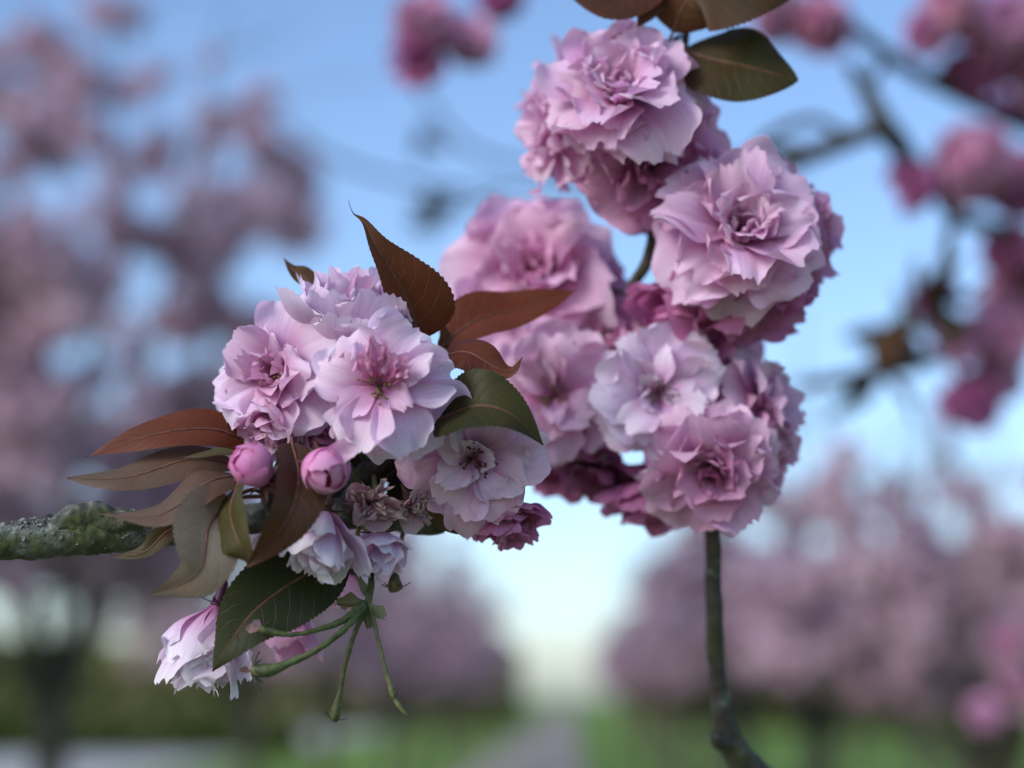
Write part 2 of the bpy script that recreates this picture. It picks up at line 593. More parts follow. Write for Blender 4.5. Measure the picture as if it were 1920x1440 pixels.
def stamen_mesh(seed, n=26, h=9.0, spread=38):
    rnd = random.Random(seed)
    parts = []
    for k in range(n):
        a = rnd.uniform(0, 6.283)
        e = R(rnd.uniform(3, spread))
        L = h * rnd.uniform(0.55, 1.1) * 0.001
        d = Vector((math.cos(a) * math.sin(e), math.sin(a) * math.sin(e), math.cos(e)))
        side = Vector((rnd.uniform(-1, 1), rnd.uniform(-1, 1), 0)) * 0.0012
        p0 = Vector((math.cos(a), math.sin(a), 0)) * 0.0012
        path = [(p0, 0.00020), (p0 + d * L * 0.5 + side, 0.00016), (p0 + d * L + side * 0.4, 0.00014)]
        parts.append(tube_data(path, 4, cap=False))
        tip = path[-1][0]
        ax = Vector((rnd.uniform(-1, 1), rnd.uniform(-1, 1), rnd.uniform(-1, 1))).normalized()
        parts.append(tube_data([(tip - ax * 0.0006, 0.0001), (tip - ax * 0.0003, 0.00042), (tip + ax * 0.0003, 0.00042), (tip + ax * 0.0006, 0.0001)], 5))
    return mesh('stamens', *join(parts), mats=[M_STAMEN])


STAMEN = [stamen_mesh(k) for k in range(4)]


def frame(axis, roll=0.0):
    z = axis.normalized()
    ref = UP if abs(z.dot(UP)) < 0.95 else RIGHT
    x = ref.cross(z).normalized()
    y = z.cross(x)
    m = Matrix((x, y, z)).transposed()
    return m @ Matrix.Rotation(roll, 3, 'Z')


def vary(c, rnd, a=0.06):
    k = 1 + rnd.uniform(-a, a)
    return tuple(min(0.95, max(0.0, x * k * (1 + rnd.uniform(-a, a) * 0.5))) for x in c)


PALE = (0.79, 0.71, 0.82)
SOFT = (0.77, 0.55, 0.70)
PINK = (0.73, 0.42, 0.60)
DEEP = (0.58, 0.22, 0.42)
WHITE = (0.80, 0.75, 0.83)
WINE = (0.34, 0.11, 0.23)


def stalk(parent_blossom, root, bpos, bmat, rad=0.0008, tint=(0.10, 0.12, 0.04), sag=0.006):
    """pedicel from the calyx foot back to the spur; built in world space then moved into the blossom's frame"""
    ax = bmat.col[2].normalized()
    p0 = bpos - ax * 0.0085
    p1 = p0 - ax * 0.012
    mid = (p1 + root) / 2 + Vector((0, 0, sag))
    pts = [(p0, rad * 1.25), (p1, rad), (mid, rad), (root, rad * 1.3)]
    path = catmull(pts, 5)
    V, F, U = tube_data(path, 6)
    M = Matrix.Translation(bpos) @ bmat.to_4x4()
    inv = M.inverted()
    o = obj('pedicel', mesh('pedicel', [inv @ v for v in V], F, U), parent_blossom, M_STALK, tint)
    return o


def blossom(branch, px, py, d, axis, rpx, style, tint, seed, label=None, root=None, roll=None, calyx=(0.14, 0.07, 0.06), centre=(0.30, 0.20, 0.07), core=None, stam=True, elev=0.0, skip=None, bias=None):
    rnd = random.Random(seed)
    pos = P(px, py, d)
    L = rpx * d / FPX * 1.02
    m = frame(axis, rnd.uniform(0, 6.28) if roll is None else roll)
    k = L / 0.026
    b = obj('blossom', CALYX[seed % 4], branch, None, vary(calyx, rnd))
    b.matrix_basis = Matrix.Translation(pos - branch.location) @ m.to_4x4()
    if label:
        b['label'] = label
    if stam:
        s = obj('stamens', STAMEN[seed % 4], b, None, vary(centre, rnd, 0.2))
        s.scale = (k, k, k)
        s['kind'] = 'stuff'
    core = core or tint
    rings = STYLE[style]
    for ri, (kind, cnt, el, sc) in enumerate(rings):
        a0 = rnd.uniform(0, 6.28)
        f = ri / max(len(rings) - 1, 1)
        for q in range(cnt):
            if skip and rnd.random() < skip:
                continue
            az = a0 + 2 * math.pi * (q + rnd.uniform(-0.38, 0.38)) / cnt
            e = R(el + elev + rnd.uniform(-13, 13))
            s = L * sc * rnd.uniform(0.80, 1.10)
            if bias:
                s *= 1 + bias[1] * (m @ Vector((-math.sin(az), math.cos(az), 0))).dot(bias[0])
            o = obj('petal', rnd.choice(PET[kind]), b)
            col_ = tuple(a * (1 - f) + c * f for a, c in zip(tint, core))
            o.color = (*vary(col_, rnd), 1)
            M = (Matrix.Rotation(az, 4, 'Z') @ Matrix.Translation((0, 0.0016 * k * (1 - f * 0.5), 0.0015 * k * f))
                 @ Matrix.Rotation(e, 4, 'X') @ Matrix.Rotation(rnd.uniform(-0.38, 0.38), 4, 'Y') @ Matrix.Diagonal((s * rnd.uniform(0.92, 1.1), s, s, 1)))
            o.matrix_basis = M
    if root is not None:
        stalk(b, root, pos, m)
    return b


# ------------------------------------------------------------------ leaves
def leaf_data(path, up, width, fold, curl, seed, serr=0.05, tipstart=0.70, basew=0.12, n=100, mcols=5, wave=0.05):
    """path: callable t -> Vector; up: facing vector; returns blade"""
    rnd = random.Random(seed)
    V, F, U = [], [], []
    prevx = None
    nc = 2 * mcols + 1
    ph = rnd.uniform(0, 6.28)
    for j in range(n):
        t = j / (n - 1)
        p = path(t)
        tg = (path(min(t + 0.01, 1)) - path(max(t - 0.01, 0))).normalized()
        x = tg.cross(up)
        x = x.normalized() if x.length > 1e-6 else prevx
        if prevx and x.dot(prevx) < 0:
            x = -x
        prevx = x
        nz = x.cross(tg).normalized()
        # ovate outline drawn out to a drip tip
        ea, eb = 0.62, 0.70 + (0.85 - tipstart) * 3.2
        pk = ea / (ea + eb)
        s = (t ** ea * (1 - t) ** eb) / (pk ** ea * (1 - pk) ** eb)
        s = max(s, 0.055 * (1 - t))
        hw = width * 0.5 * max(s, 0.012)
        tooth = 1 + serr * 0.42 * (((j % 3) - 1.0) + 0.5 * noise.noise(Vector((t * 40, seed, 0)))) * (1.0 if 0.06 < t < 0.97 else 0)
        for i in range(nc):
            u = -1 + 2 * i / (nc - 1)
            au = abs(u)
            xw = hw * u * (tooth if au > 0.99 else 1)
            fa = fold if isinstance(fold, (int, float)) else (fold[0] if u < 0 else fold[1])
            z = math.tan(0.0) + au * hw * math.sin(fa) - curl * hw * au * au
            xx = xw * math.cos(fa)
            z += wave * width * au * math.sin(t * 13 + ph + (2 if u > 0 else 0)) * 0.5
            z -= 0.007 * width * (1 - abs(((t * 11 - 2.0 * au ** 1.25) % 1) - 0.5) * 4) * au * (1 - au)
            V.append(p + x * xx + nz * z)
            U.append((0.5 + 0.5 * u, t))
    for j in range(n - 1):
        for i in range(nc - 1):
            q = j * nc + i
            F.append((q, q + 1, q + nc + 1, q + nc))
    return V, F, U


def bez(pts):
    def f(t):
        q = [Vector(p) for p in pts]
        while len(q) > 1:
            q = [q[i].lerp(q[i + 1], t) for i in range(len(q) - 1)]
        return q[0]
    return f


def leaf(branch, ctrl, face, wpx, tint, tint2, seed, fold=0.3, curl=0.1, root=None, label=None, tipstart=0.70, petiole=(0.14, 0.05, 0.03), wave=0.05, serr=0.05):
    pts = [P(*c) for c in ctrl]
    cm_ = catmull([(p, 1.0) for p in pts], 24)
    arc = [0.0]
    for a, b in zip(cm_, cm_[1:]):
        arc.append(arc[-1] + (b[0] - a[0]).length)
    dm = sum(c[2] for c in ctrl) / len(ctrl)
    width = wpx * dm / FPX

    def f(t):
        x = max(0.0, min(1.0, t)) * arc[-1]
        i = 0
        while i < len(cm_) - 2 and arc[i + 1] < x:
            i += 1
        return cm_[i][0].lerp(cm_[i + 1][0], (x - arc[i]) / max(arc[i + 1] - arc[i], 1e-9))
    V, F, U = leaf_data(f, D(*face), width, fold, curl, seed, tipstart=tipstart, wave=wave, serr=serr)
    org = pts[0]
    me = mesh('leaf', [v - org for v in V], F, U)
    o = obj('leaf', me, branch, M_LEAF, tint)
    o['tint2'] = list(tint2)
    o.location = org - branch.location
    if label:
        o['label'] = label
    # midrib running on into the petiole
    up = D(*face)
    rp = []
    for j in range(25):
        t = j / 24
        rp.append((f(t) - org, 0.00055 * (1 - t) ** 0.8 + 0.00006))
    if root is not None:
        back = (pts[0] - f(0.06)).normalized()
        a, b = pts[0] + back * 0.006 - org, root - org
        pre = catmull([(b, 0.0008), ((a + b) / 2 + Vector((0, 0, 0.002)), 0.0007), (a, 0.0007), (Vector(), 0.00058)], 5)
        rp = pre[:-1] + rp
    me2 = mesh('midrib', *tube_data(rp, 6))
    obj('midrib', me2, o, M_STALK, petiole)
    return o


BRONZE, RUST = (0.115, 0.030, 0.012), (0.145, 0.036, 0.015)
OLIVE, DKGREEN = (0.052, 0.046, 0.011), (0.015, 0.021, 0.006)
TAN, BROWN = (0.115, 0.080, 0.056), (0.062, 0.027, 0.014)

# ================================================================== THE NEAR BRANCH
br = thing('cherry_branch', P(0, 1022, 0.535), 'lichen-covered cherry branch with pale double blossoms, bronze leaves and two round buds', 'branch')


def wood(branch, pts, mat, name='wood', rough=0.16, sides=28, freq=70.0, n=10, seed=1):
    path = catmull([(P(x, y, d), r * d / FPX) for x, y, d, r in pts], n)
    V, F, U = tube_data(path, sides, rough, freq, seed)
    o = obj(name, mesh(name, [v - branch.location for v in V], F, U), branch, mat)
    return o


main_pts = [(-330, 1040, .525, 37), (-160, 1030, .530, 36), (0, 1018, .535, 35), (110, 1005, .537, 37), (190, 996, .538, 41), (260, 997, .54, 36), (340, 990, .543, 31),
            (450, 976, .547, 28), (570, 965, .55, 29), (680, 962, .552, 30), (760, 972, .552, 28), (815, 984, .552, 22), (836, 990, .552, 10)]
wood(br, main_pts, M_BRANCH, rough=0.17, sides=48, freq=110, n=26)
wood(br, [(90, 1000, .535, 20), (135, 978, .534, 26), (185, 972, .534, 28), (240, 978, .536, 24), (310, 992, .540, 14)], M_BRANCH, 'bark_lump', 0.42, 32, 130, 16, 5)
# flaking lichen on the branch
rl = random.Random(9)
parts = []
mp = catmull([(P(x, y, d), r * d / FPX) for x, y, d, r in main_pts[:8]], 20)
for k in range(800):
    p, r = mp[rl.randrange(20, len(mp) - 5)]
    tg = (mp[-1][0] - mp[0][0]).normalized()
    a = rl.gauss(0.1, 1.0)
    up0 = (UP - tg * UP.dot(tg)).normalized()
    nrm = (up0 * math.cos(a) + tg.cross(up0) * math.sin(a)).normalized()
    if rl.random() < .5 and nrm.dot(TOW) < 0:
        nrm = (nrm - 2 * TOW * nrm.dot(TOW)).normalized()
    c = p + nrm * r * rl.uniform(0.98, 1.07) + tg * rl.uniform(-.003, .003)
    s = rl.uniform(0.0003, 0.0010) * (1.5 if rl.random() < .08 else 1)
    m = frame(nrm + Vector((rl.uniform(-.5, .5), rl.uniform(-.5, .5), rl.uniform(-.3, .3))), rl.uniform(0, 6.28))
    V, U, F = [c - nrm * s * .3], [(0, 0)], []
    nn = 7
    for i in range(nn):
        aa = 6.283 * i / nn
        q = s * rl.uniform(.6, 1.25)
        V.append(c + m @ Vector((math.cos(aa) * q, math.sin(aa) * q, s * rl.uniform(-.1, .55))))
        U.append((1, 0))
    for i in range(nn):
        F.append((0, 1 + i, 1 + (i + 1) % nn))
    parts.append((V, F, U))
V, F, U = join(parts)
lo = obj('lichen', mesh('lichen', [v - br.location for v in V], F, U), br, M_STALK, (0.19, 0.215, 0.19))
lo['kind'] = 'stuff'
# spurs that carry the flowers
S0 = P(690, 880, .548)
S1 = P(500, 930, .545)
S2 = P(700, 985, .545)
S3 = P(800, 960, .548)
wood(br, [(660, 962, .55, 26), (668, 925, .549, 24), (685, 890, .547, 22), (715, 868, .546, 17), (735, 850, .545, 8)], M_SPUR, 'spur', 0.25, 20, 160, 10, 3)
wood(br, [(770, 975, .552, 24), (785, 940, .551, 26), (790, 905, .550, 22), (770, 880, .549, 12)], M_SPUR, 'spur', 0.25, 20, 160, 10, 4)
wood(br, [(520, 970, .55, 22), (510, 935, .546, 24), (500, 905, .543, 20), (490, 880, .541, 9)], M_SPUR, 'spur', 0.25, 20, 160, 10, 6)
wood(br, [(690, 965, .545, 22), (700, 990, .54, 18), (705, 1010, .537, 9)], M_SPUR, 'spur', 0.25, 20, 160, 10, 7)

# -- blossoms of the near branch
blossom(br, 714, 726, .510, D(.02, .06, 1), 146, 'open', PALE, 11, 'pale open blossom facing out, crinkled pink petals above its brown centre', S0, core=SOFT, bias=(D(.1, -1, 0), .20))
def petal_at(b, px, py, d, kind, k, ydir, zdir, lpx, tint, wx=1.0):
    s = lpx * d / FPX
    y = D(*ydir); x = y.cross(D(*zdir)).normalized(); z = x.cross(y)
    o = obj('petal', PET[kind][k], b)
    o.color = (*tint, 1)
    bw_ = Matrix.Translation(br.location) @ b.matrix_basis
    o.matrix_basis = bw_.inverted() @ Matrix.Translation(P(px, py, d)) @ Matrix((x, y, z)).transposed().to_4x4() @ Matrix.Diagonal((s * wx, s, s, 1))


A_ = br.children[-1]
for a_ in ((700, 714, .504, 'curl', 0, (-.35, .8, .6), (.2, -.4, .9), 66), (722, 714, .504, 'curl', 3, (.25, .85, .55), (-.2, -.5, .9), 62), (712, 708, .505, 'wither', 2, (-.1, .9, .4), (.1, -.4, .9), 80), (735, 718, .504, 'wither', 4, (.6, .6, .5), (-.5, -.4, .9), 56)):
    petal_at(A_, *a_, (.80, .46, .62), 1.0)
blossom(br, 530, 706, .536, D(-.45, .12, .9), 140, 'loose', PALE, 12, 'round full blossom with deep pink heart', S0, core=PINK)
blossom(br, 652, 668, .541, D(.0, .97, .30), 182, 'cup', PALE, 13, 'upright blossom beside the tall bronze leaf', S0, core=SOFT, elev=8)
blossom(br, 520, 775, .532, D(-.3, -.75, .55), 92, 'cup', SOFT, 14, 'small blossom turned down under the round one', S0, core=PINK)
blossom(br, 890, 856, .531, D(.08, -.10, 1), 140, 'flat', SOFT, 15, 'flat open blossom with dark eye below the green leaf', S3, centre=(0.10, 0.07, 0.03), core=PALE)
blossom(br, 945, 950, .545, D(.25, -.85, .30), 92, 'cup', DEEP, 16, 'dark pink blossom hanging mouth down', S3)
blossom(br, 605, 960, .514, D(-.15, -.85, .45), 130, 'bell', WHITE, 17, 'drooping white blossom with few broad petals', S2, stam=True)
blossom(br, 715, 1000, .527, D(.15, -.85, .45), 84, 'bell', PALE, 18, 'small limp blossom hanging beside the spent stalks', S2, skip=.25)
blossom(br, 690, 945, .523, D(.25, .15, .9), 62, 'wither', (0.50, 0.36, 0.36), 19, 'withered brownish blossom', S2, centre=(0.16, 0.08, 0.05))
blossom(br, 770, 950, .53, D(.5, .0, .8), 50, 'wither', (0.55, 0.42, 0.42), 20, None, S2, centre=(0.16, 0.08, 0.05))
blossom(br, 408, 1136, .532, D(-.22, -.95, .25), 160, 'bell', WHITE, 21, 'white blossom hanging below the leaves, purple calyx on top', P(470, 1070, .54), calyx=(0.10, 0.025, 0.07), elev=12)
blossom(br, 660, 1075, .545, D(-.1, -.8, .2), 75, 'bell', SOFT, 22, None, S2, skip=.3)
blossom(br, 560, 1150, .560, D(-.2, -.8, .2), 90, 'bell', PINK, 23, None, S2, skip=.2)
blossom(br, 600, 800, .545, D(.1, -.5, .6), 95, 'cup', PINK, 24, None, S0)
blossom(br, 800, 800, .550, D(.5, .2, .6), 80, 'under', SOFT, 25, None, S0)


# -- buds
def bud(branch, px, py, d, axis, rpx, seed, label, root, tint):
    rnd = random.Random(seed)
    pos = P(px, py, d)
    r = rpx * d / FPX
    m = frame(axis, rnd.uniform(0, 6.28))
    b = obj('bud', CALYX[seed % 4], branch, None, (0.16, 0.05, 0.05))
    base = pos - axis * r * 1.05
    b.matrix_basis = Matrix.Translation(base - branch.location) @ m.to_4x4()
    b['label'] = label
    for k in range(8):
        V, F, U = [], [], []
        inner = k < 3
        a0 = k * 2.4 + rnd.uniform(-.2, .2)
        nu, nv = 15, 13
        top = 1.0 if inner else (0.93, 0.84, 0.78, 0.70, 0.62)[k - 3]
        lvl = 0.90 if inner else 0.955 + 0.016 * (k - 3)
        for j in range(nv):
            v = j / (nv - 1)
            for i in range(nu):
                u = -1 + 2 * i / (nu - 1)
                th = math.pi * (0.04 + 0.95 * v * top * (1 - 0.16 * v * abs(u) ** 2.2 + 0.02 * math.sin(u * 9 + k)))
                half = R(72) * (1 - 0.15 * v ** 3)
                a = a0 + half * u + 0.7 * v * v
                rr = r * (lvl + 0.035 * u + 0.025 * noise.noise(Vector((u * 1.5, v * 2, seed + k))))
                rr *= 1 + 0.10 * max(0, v - .55) * (abs(u) ** 2) + 0.06 * v ** 6 * (0 if inner else 1)
                egg = 1 - 0.14 * math.cos(th)
                V.append(Vector((math.sin(th) * math.cos(a) * rr * egg, math.sin(th) * math.sin(a) * rr * egg, r * 1.05 - math.cos(th) * rr * 1.14)))
                U.append((0.5 + 0.5 * u, (0.02 if inner else 0.12) + 0.55 * v))
        for j in range(nv - 1):
            for i in range(nu - 1):
                q = j * nu + i
                F.append((q, q + 1, q + nu + 1, q + nu))
        o = obj('petal', mesh('petal', V, F, U), b, M_PETAL)
        o.color = (*vary(tint, rnd, .10), 1)
    stalk(b, root, base, m, tint=(0.12, 0.08, 0.04))
    return b


bud(br, 474, 874, .497, D(-.45, .55, .6), 39, 31, 'round closed bud of deep pink', S1, (0.76, 0.36, 0.58))
b2 = bud(br, 608, 880, .494, D(.25, -.15, .8), 42, 32, 'bud beginning to open, one pale petal sticking out', S1, (0.80, 0.42, 0.63))
o = obj('petal', PET['droop'][2], b2)
o.color = (.86, .60, .76, 1)
_p = P(600, 850, .490)
_m = frame(D(.15, .55, .8), 0).to_4x4()
bw = Matrix.Translation(b2.matrix_basis.translation + br.location) @ b2.matrix_basis.to_3x3().to_4x4()
_r = Matrix((D(-.05, 1, .5), D(1, .12, .1), D(.1, -.5, .85))).transposed().to_4x4()
o.matrix_basis = bw.inverted() @ Matrix.Translation(_p) @ _r @ Matrix.Diagonal((.009, .012, .010, 1))

# -- leaves of the near branch: control points (px, py, depth), facing direction, width in px
S0r = P(760, 700, .547)
leaf(br, [(785, 640, .536), (768, 575, .532), (738, 515, .528), (706, 462, .526), (683, 418, .527), (662, 400, .529), (653, 374, .533)], (.15, .1, 1), 172, BRONZE, (0.095, 0.034, 0.012), 41, (.9, 0.2), .1, S0r, 'tall bronze leaf standing up with a curled drip tip', .28)
leaf(br, [(832, 645, .553), (900, 597, .562), (985, 578, .572), (1082, 543, .580)], (.1, .75, .8), 120, RUST, BRONZE, 42, .35, .15, S0r, 'rusty red leaf pointing towards the farther blossoms', .72)
leaf(br, [(822, 672, .535), (875, 660, .525), (930, 690, .521), (962, 694, .520), (980, 670, .519)], (.1, .7, .9), 98, (.085, .019, .009), BRONZE, 43, .25, .35, S0r, 'small glossy red-brown leaf with upturned tip', .68, wave=.10)
leaf(br, [(812, 792, .517), (890, 762, .508), (955, 775, .506), (1019, 834, .510)], (.05, .55, .9), 168, DKGREEN, OLIVE, 44, (0.1, .55), .1, S0r, 'dark olive green toothed leaf beside the open blossom', .64)
leaf(br, [(478, 836, .537), (400, 805, .528), (290, 815, .522), (160, 857, .520)], (-.05, .62, .85), 88, RUST, BRONZE, 45, .25, .15, S1, 'red leaf pointing out along the branch', .72)
leaf(br, [(440, 872, .530), (360, 860, .522), (240, 895, .516), (125, 897, .516)], (0, .75, .7), 92, (.105, .048, .028), TAN, 46, .15, .2, S1, 'brown leaf with a pale grey rim under the red leaf', .74)
leaf(br, [(452, 850, .52), (410, 850, .517), (370, 856, .515), (338, 858, .516)], (0, .9, .4), 34, (.08, .085, .025), OLIVE, 47, .3, .1, S1, None, .7)
leaf(br, [(450, 892, .520), (390, 905, .508), (300, 965, .502), (180, 963, .505)], (0, .8, .65), 88, (.105, .048, .030), TAN, 48, .2, .25, S1, 'brown leaf drooping over the branch, its tip drawn out', .62)
leaf(br, [(432, 942, .513), (392, 985, .500), (372, 1075, .492), (278, 1116, .495)], (.25, .15, 1), 150, (.24, .195, .155), (.18, .135, .095), 49, (.1, .5), .15, S1, 'pale tan leaf hanging, tip bleached', .62)
leaf(br, [(448, 905, .512), (432, 960, .500), (450, 1020, .492), (478, 1062, .494)], (-.5, .1, .9), 120, OLIVE, (.075, .062, .022), 50, (.5, .1), .2, S1, 'olive leaf hanging beside the round bud', .8)
leaf(br, [(548, 832, .515), (560, 900, .497), (535, 980, .488), (462, 1065, .490)], (.35, .2, .95), 118, (.070, .034, .021), BROWN, 51, (.2, .6), .15, S1, 'dull brown leaf hanging between the two buds', .74)
leaf(br, [(352, 975, .528), (310, 1000, .520), (270, 1035, .517), (204, 1046, .518)], (.1, .6, .8), 46, BROWN, OLIVE, 52, .4, .2, S1, 'narrow brown leaf hanging under the branch', .66)
leaf(br, [(655, 1048, .526), (570, 1080, .518), (478, 1145, .511), (425, 1215, .508), (398, 1259, .508)], (-.25, .2, 1), 165, DKGREEN, (.026, .032, .007), 53, (.12, .22), .1, S2, 'large dark green leaf hanging below the buds', .74)
leaf(br, [(590, 540, .552), (570, 520, .553), (548, 505, .554), (531, 484, .555)], (.5, .3, .8), 46, (.09, .05, .016), BROWN, 54, .3, .1, S0, None, .6)
leaf(br, [(826, 668, .553), (832, 640, .553), (830, 615, .553), (826, 590, .553)], (.8, .1, .6), 44, BRONZE, RUST, 55, .3, .1, S0r, None, .6)
leaf(br, [(430, 800, .55), (405, 792, .552), (380, 785, .553), (352, 782, .554)], (0, .6, .8), 46, BROWN, OLIVE, 56, .3, .1, S1, None, .6)
leaf(br, [(470, 815, .548), (420, 795, .545), (370, 797, .543), (310, 815, .543)], (0, .6, .8), 58, (.07, .06, .06), BROWN, 57, .3, .1, S1, None, .7)
leaf(br, [(800, 950, .54), (830, 965, .538), (860, 985, .537), (872, 1000, .538)], (.2, .3, .9), 60, OLIVE, (.09, .055, .012), 58, .3, .1, S3, None, .85)


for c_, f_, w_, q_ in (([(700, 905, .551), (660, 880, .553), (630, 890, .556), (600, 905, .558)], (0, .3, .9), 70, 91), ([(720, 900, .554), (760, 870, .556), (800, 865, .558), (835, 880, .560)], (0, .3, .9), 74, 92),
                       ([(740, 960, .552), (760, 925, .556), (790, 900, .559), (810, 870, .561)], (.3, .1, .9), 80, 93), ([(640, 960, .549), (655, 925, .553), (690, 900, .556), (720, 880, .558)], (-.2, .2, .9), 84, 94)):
    leaf(br, c_, f_, w_, (.020, .012, .007), (.012, .014, .005), q_, .2, .1, None, 'small near-black leaf added to darken the inside of the cluster', .8)  # added leaves, coloured near black to stand for the deep shade between the spurs

# -- spent flower stalks under the branch
def px_tube(branch, name, pts, mat, tint, sides=7, n=8, rough=0.0, parent=None):
    path = catmull([(P(x, y, d), r * d / FPX) for x, y, d, r in pts], n)
    V, F, U = tube_data([(p, r * .85) for p, r in path], sides, .22, 500.0)
    par = parent or branch
    o = obj(name, mesh(name, [v - branch.location for v in V], F, U), par, mat, tint)
    return o


GREEN = (0.09, 0.105, 0.03)
px_tube(br, 'spent_stalk', [(705, 1010, .540, 7), (700, 1060, .530, 7), (692, 1118, .522, 9), (684, 1150, .520, 9)], M_STALK, GREEN)
px_tube(br, 'spent_stalk', [(686, 1140, .520, 8), (668, 1180, .518, 6), (648, 1240, .516, 6), (640, 1285, .516, 5), (637, 1300, .516, 6), (630, 1328, .516, 10), (626, 1347, .516, 12), (624, 1352, .516, 4)], M_STALK, (.11, .12, .04))
px_tube(br, 'spent_stalk', [(694, 1135, .520, 7), (702, 1170, .519, 5), (716, 1230, .517, 5), (730, 1280, .516, 6), (737, 1300, .516, 9), (742, 1312, .516, 7), (752, 1328, .515, 6), (766, 1344, .515, 2)], M_STALK, (.14, .15, .06))
px_tube(br, 'spent_stalk', [(682, 1130, .519, 9), (640, 1165, .512, 8), (580, 1185, .506, 6), (535, 1190, .503, 6), (500, 1182, .502, 9), (484, 1178, .502, 5)], M_STALK, (.09, .12, .035))
px_tube(br, 'spent_stalk', [(684, 1136, .519, 9), (650, 1175, .511, 8), (600, 1215, .506, 7), (545, 1242, .504, 9), (510, 1256, .503, 14), (480, 1258, .503, 16), (472, 1258, .503, 13)], M_STALK, (.075, .10, .03))
px_tube(br, 'spent_stalk', [(755, 1000, .545, 5), (748, 1040, .535, 6), (742, 1070, .530, 8), (740, 1092, .529, 15), (741, 1105, .529, 16), (742, 1110, .529, 8)], M_STALK, (.12, .09, .03))


def sepal(px, py, d, ax, face, lpx, wpx, tint, seed):
    s = d / FPX
    m = Matrix((D(*face).cross(D(*ax)).normalized() * -1, D(*ax), D(*face))).transposed().to_4x4()
    o = obj('sepal', PET['droop'][seed % 10], br)
    o.data = o.data.copy()
    o.data.materials.clear(); o.data.materials.append(M_CALYX)
    o.matrix_basis = Matrix.Translation(P(px, py, d) - br.location) @ m @ Matrix.Diagonal((wpx * .62 * s, lpx * s, lpx * s, 1))
    o.color = (*tint, 1)


def spent_calyx(px, py, d, ax, sc, tint, k):
    o = obj('calyx', CALYX[k % 4], br, None, tint)
    o.matrix_basis = Matrix.Translation(P(px, py, d) - br.location) @ frame(D(*ax), k * 1.3).to_4x4() @ Matrix.Diagonal((sc * .8, sc * .8, sc * 1.15, 1))


spent_calyx(625, 1350, .516, (-.3, -.95, .1), .62, (.085, .050, .020), 0)
spent_calyx(741, 1308, .516, (.35, -.9, .1), .50, (.10, .065, .030), 1)
spent_calyx(472, 1258, .503, (-.97, -.05, .1), .95, (.065, .048, .020), 2)
spent_calyx(741, 1106, .529, (.05, -.95, .2), .80, (.075, .055, .018), 3)
spent_calyx(492, 1180, .502, (-.95, .2, .1), .55, (.10, .075, .035), 1)
sepal(690, 1128, .519, (-1, .05, .2), (.1, .8, .6), 62, 48, (.12, .10, .04), 1)
sepal(692, 1132, .518, (.75, -.6, .1), (.4, .6, .7), 42, 46, (.14, .16, .06), 2)
sepal(690, 1125, .522, (-.35, .9, .0), (.4, .2, .9), 50, 40, (.16, .17, .08), 3)
sepal(688, 1140, .520, (.1, -.9, .1), (.3, .3, .9), 40, 40, (.11, .10, .04), 4)
sepal(474, 1258, .503, (-.8, .3, .3), (.2, .8, .6), 26, 34, (.16, .08, .06), 5)
sepal(486, 1180, .502, (-.9, .3, .3), (.2, .8, .6), 26, 40, (.45, .25, .25), 6)
sepal(492, 1178, .502, (-.6, .7, .3), (.5, .5, .6), 24, 40, (.5, .28, .3), 7)

# ================================================================== THE FARTHER SHOOT
b3 = thing('cherry_branch', P(1380, 1420, .62), 'upright slender cherry shoot topped with a large soft pink blossom cluster', 'branch')
wood(b3, [(1520, 1560, .63, 34), (1440, 1475, .625, 32), (1395, 1430, .62, 30), (1368, 1385, .618, 25), (1352, 1320, .615, 18), (1342, 1230, .61, 17), (1338, 1120, .605, 16), (1335, 1000, .60, 15),
          (1320, 880, .61, 14), (1280, 740, .615, 13), (1215, 620, .615, 11), (1185, 545, .61, 11), (1212, 495, .605, 11), (1225, 430, .605, 10), (1230, 330, .605, 9), (1260, 180, .60, 9), (1280, 100, .595, 8), (1290, 40, .592, 6)], M_SHOOT, 'wood', .18, 16, 110, 8)
wood(b3, [(1372, 1395, .618, 16), (1350, 1392, .612, 17), (1338, 1378, .608, 10)], M_SHOOT, 'spur', .2, 12, 110, 8)
r1, r2, r3 = P(1225, 440, .61), P(1200, 560, .612), P(1310, 820, .612)
blossom(b3, 1165, 195, .575, D(-.1, .55, .8), 150, 'full', SOFT, 61, 'topmost blossom of the cluster, golden centre', r1, core=SOFT)
blossom(b3, 1205, 290, .590, D(.25, -.40, .85), 150, 'full', PINK, 62, 'blossom turned down, stamens showing, one broad side petal', r1, core=DEEP)
blossom(b3, 1060, 250, .600, D(-.9, .1, .3), 120, 'under', SOFT, 63, None, r1)
blossom(b3, 1090, 190, .640, D(-.8, .4, .1), 120, 'cup', SOFT, 64, None, r1)
blossom(b3, 1385, 440, .572, D(.0, .28, .95), 160, 'full', SOFT, 65, 'full blossom facing out, golden centre and frilled petals', r1, core=SOFT)
blossom(b3, 1460, 430, .600, D(.9, .25, .2), 125, 'cup', PINK, 66, None, r1)
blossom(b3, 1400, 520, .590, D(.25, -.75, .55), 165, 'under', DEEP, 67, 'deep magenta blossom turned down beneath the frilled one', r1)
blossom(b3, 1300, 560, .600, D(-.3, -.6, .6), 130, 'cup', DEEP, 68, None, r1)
blossom(b3, 1010, 530, .640, D(-.25, .35, .9), 165, 'full', SOFT, 69, 'hazy pink blossom behind the rusty leaf', r2, core=PINK)
blossom(b3, 1080, 575, .650, D(.4, -.1, .8), 115, 'full', PINK, 70, None, r2)
blossom(b3, 1040, 745, .600, D(-.15, .05, 1), 140, 'open', SOFT, 71, None, r3, centre=(.2, .14, .07))
blossom(b3, 1232, 740, .585, D(-.02, .1, 1), 135, 'flat', PALE, 72, 'flat pale blossom with dark brown eye in the cluster', r3, centre=(.12, .08, .04))
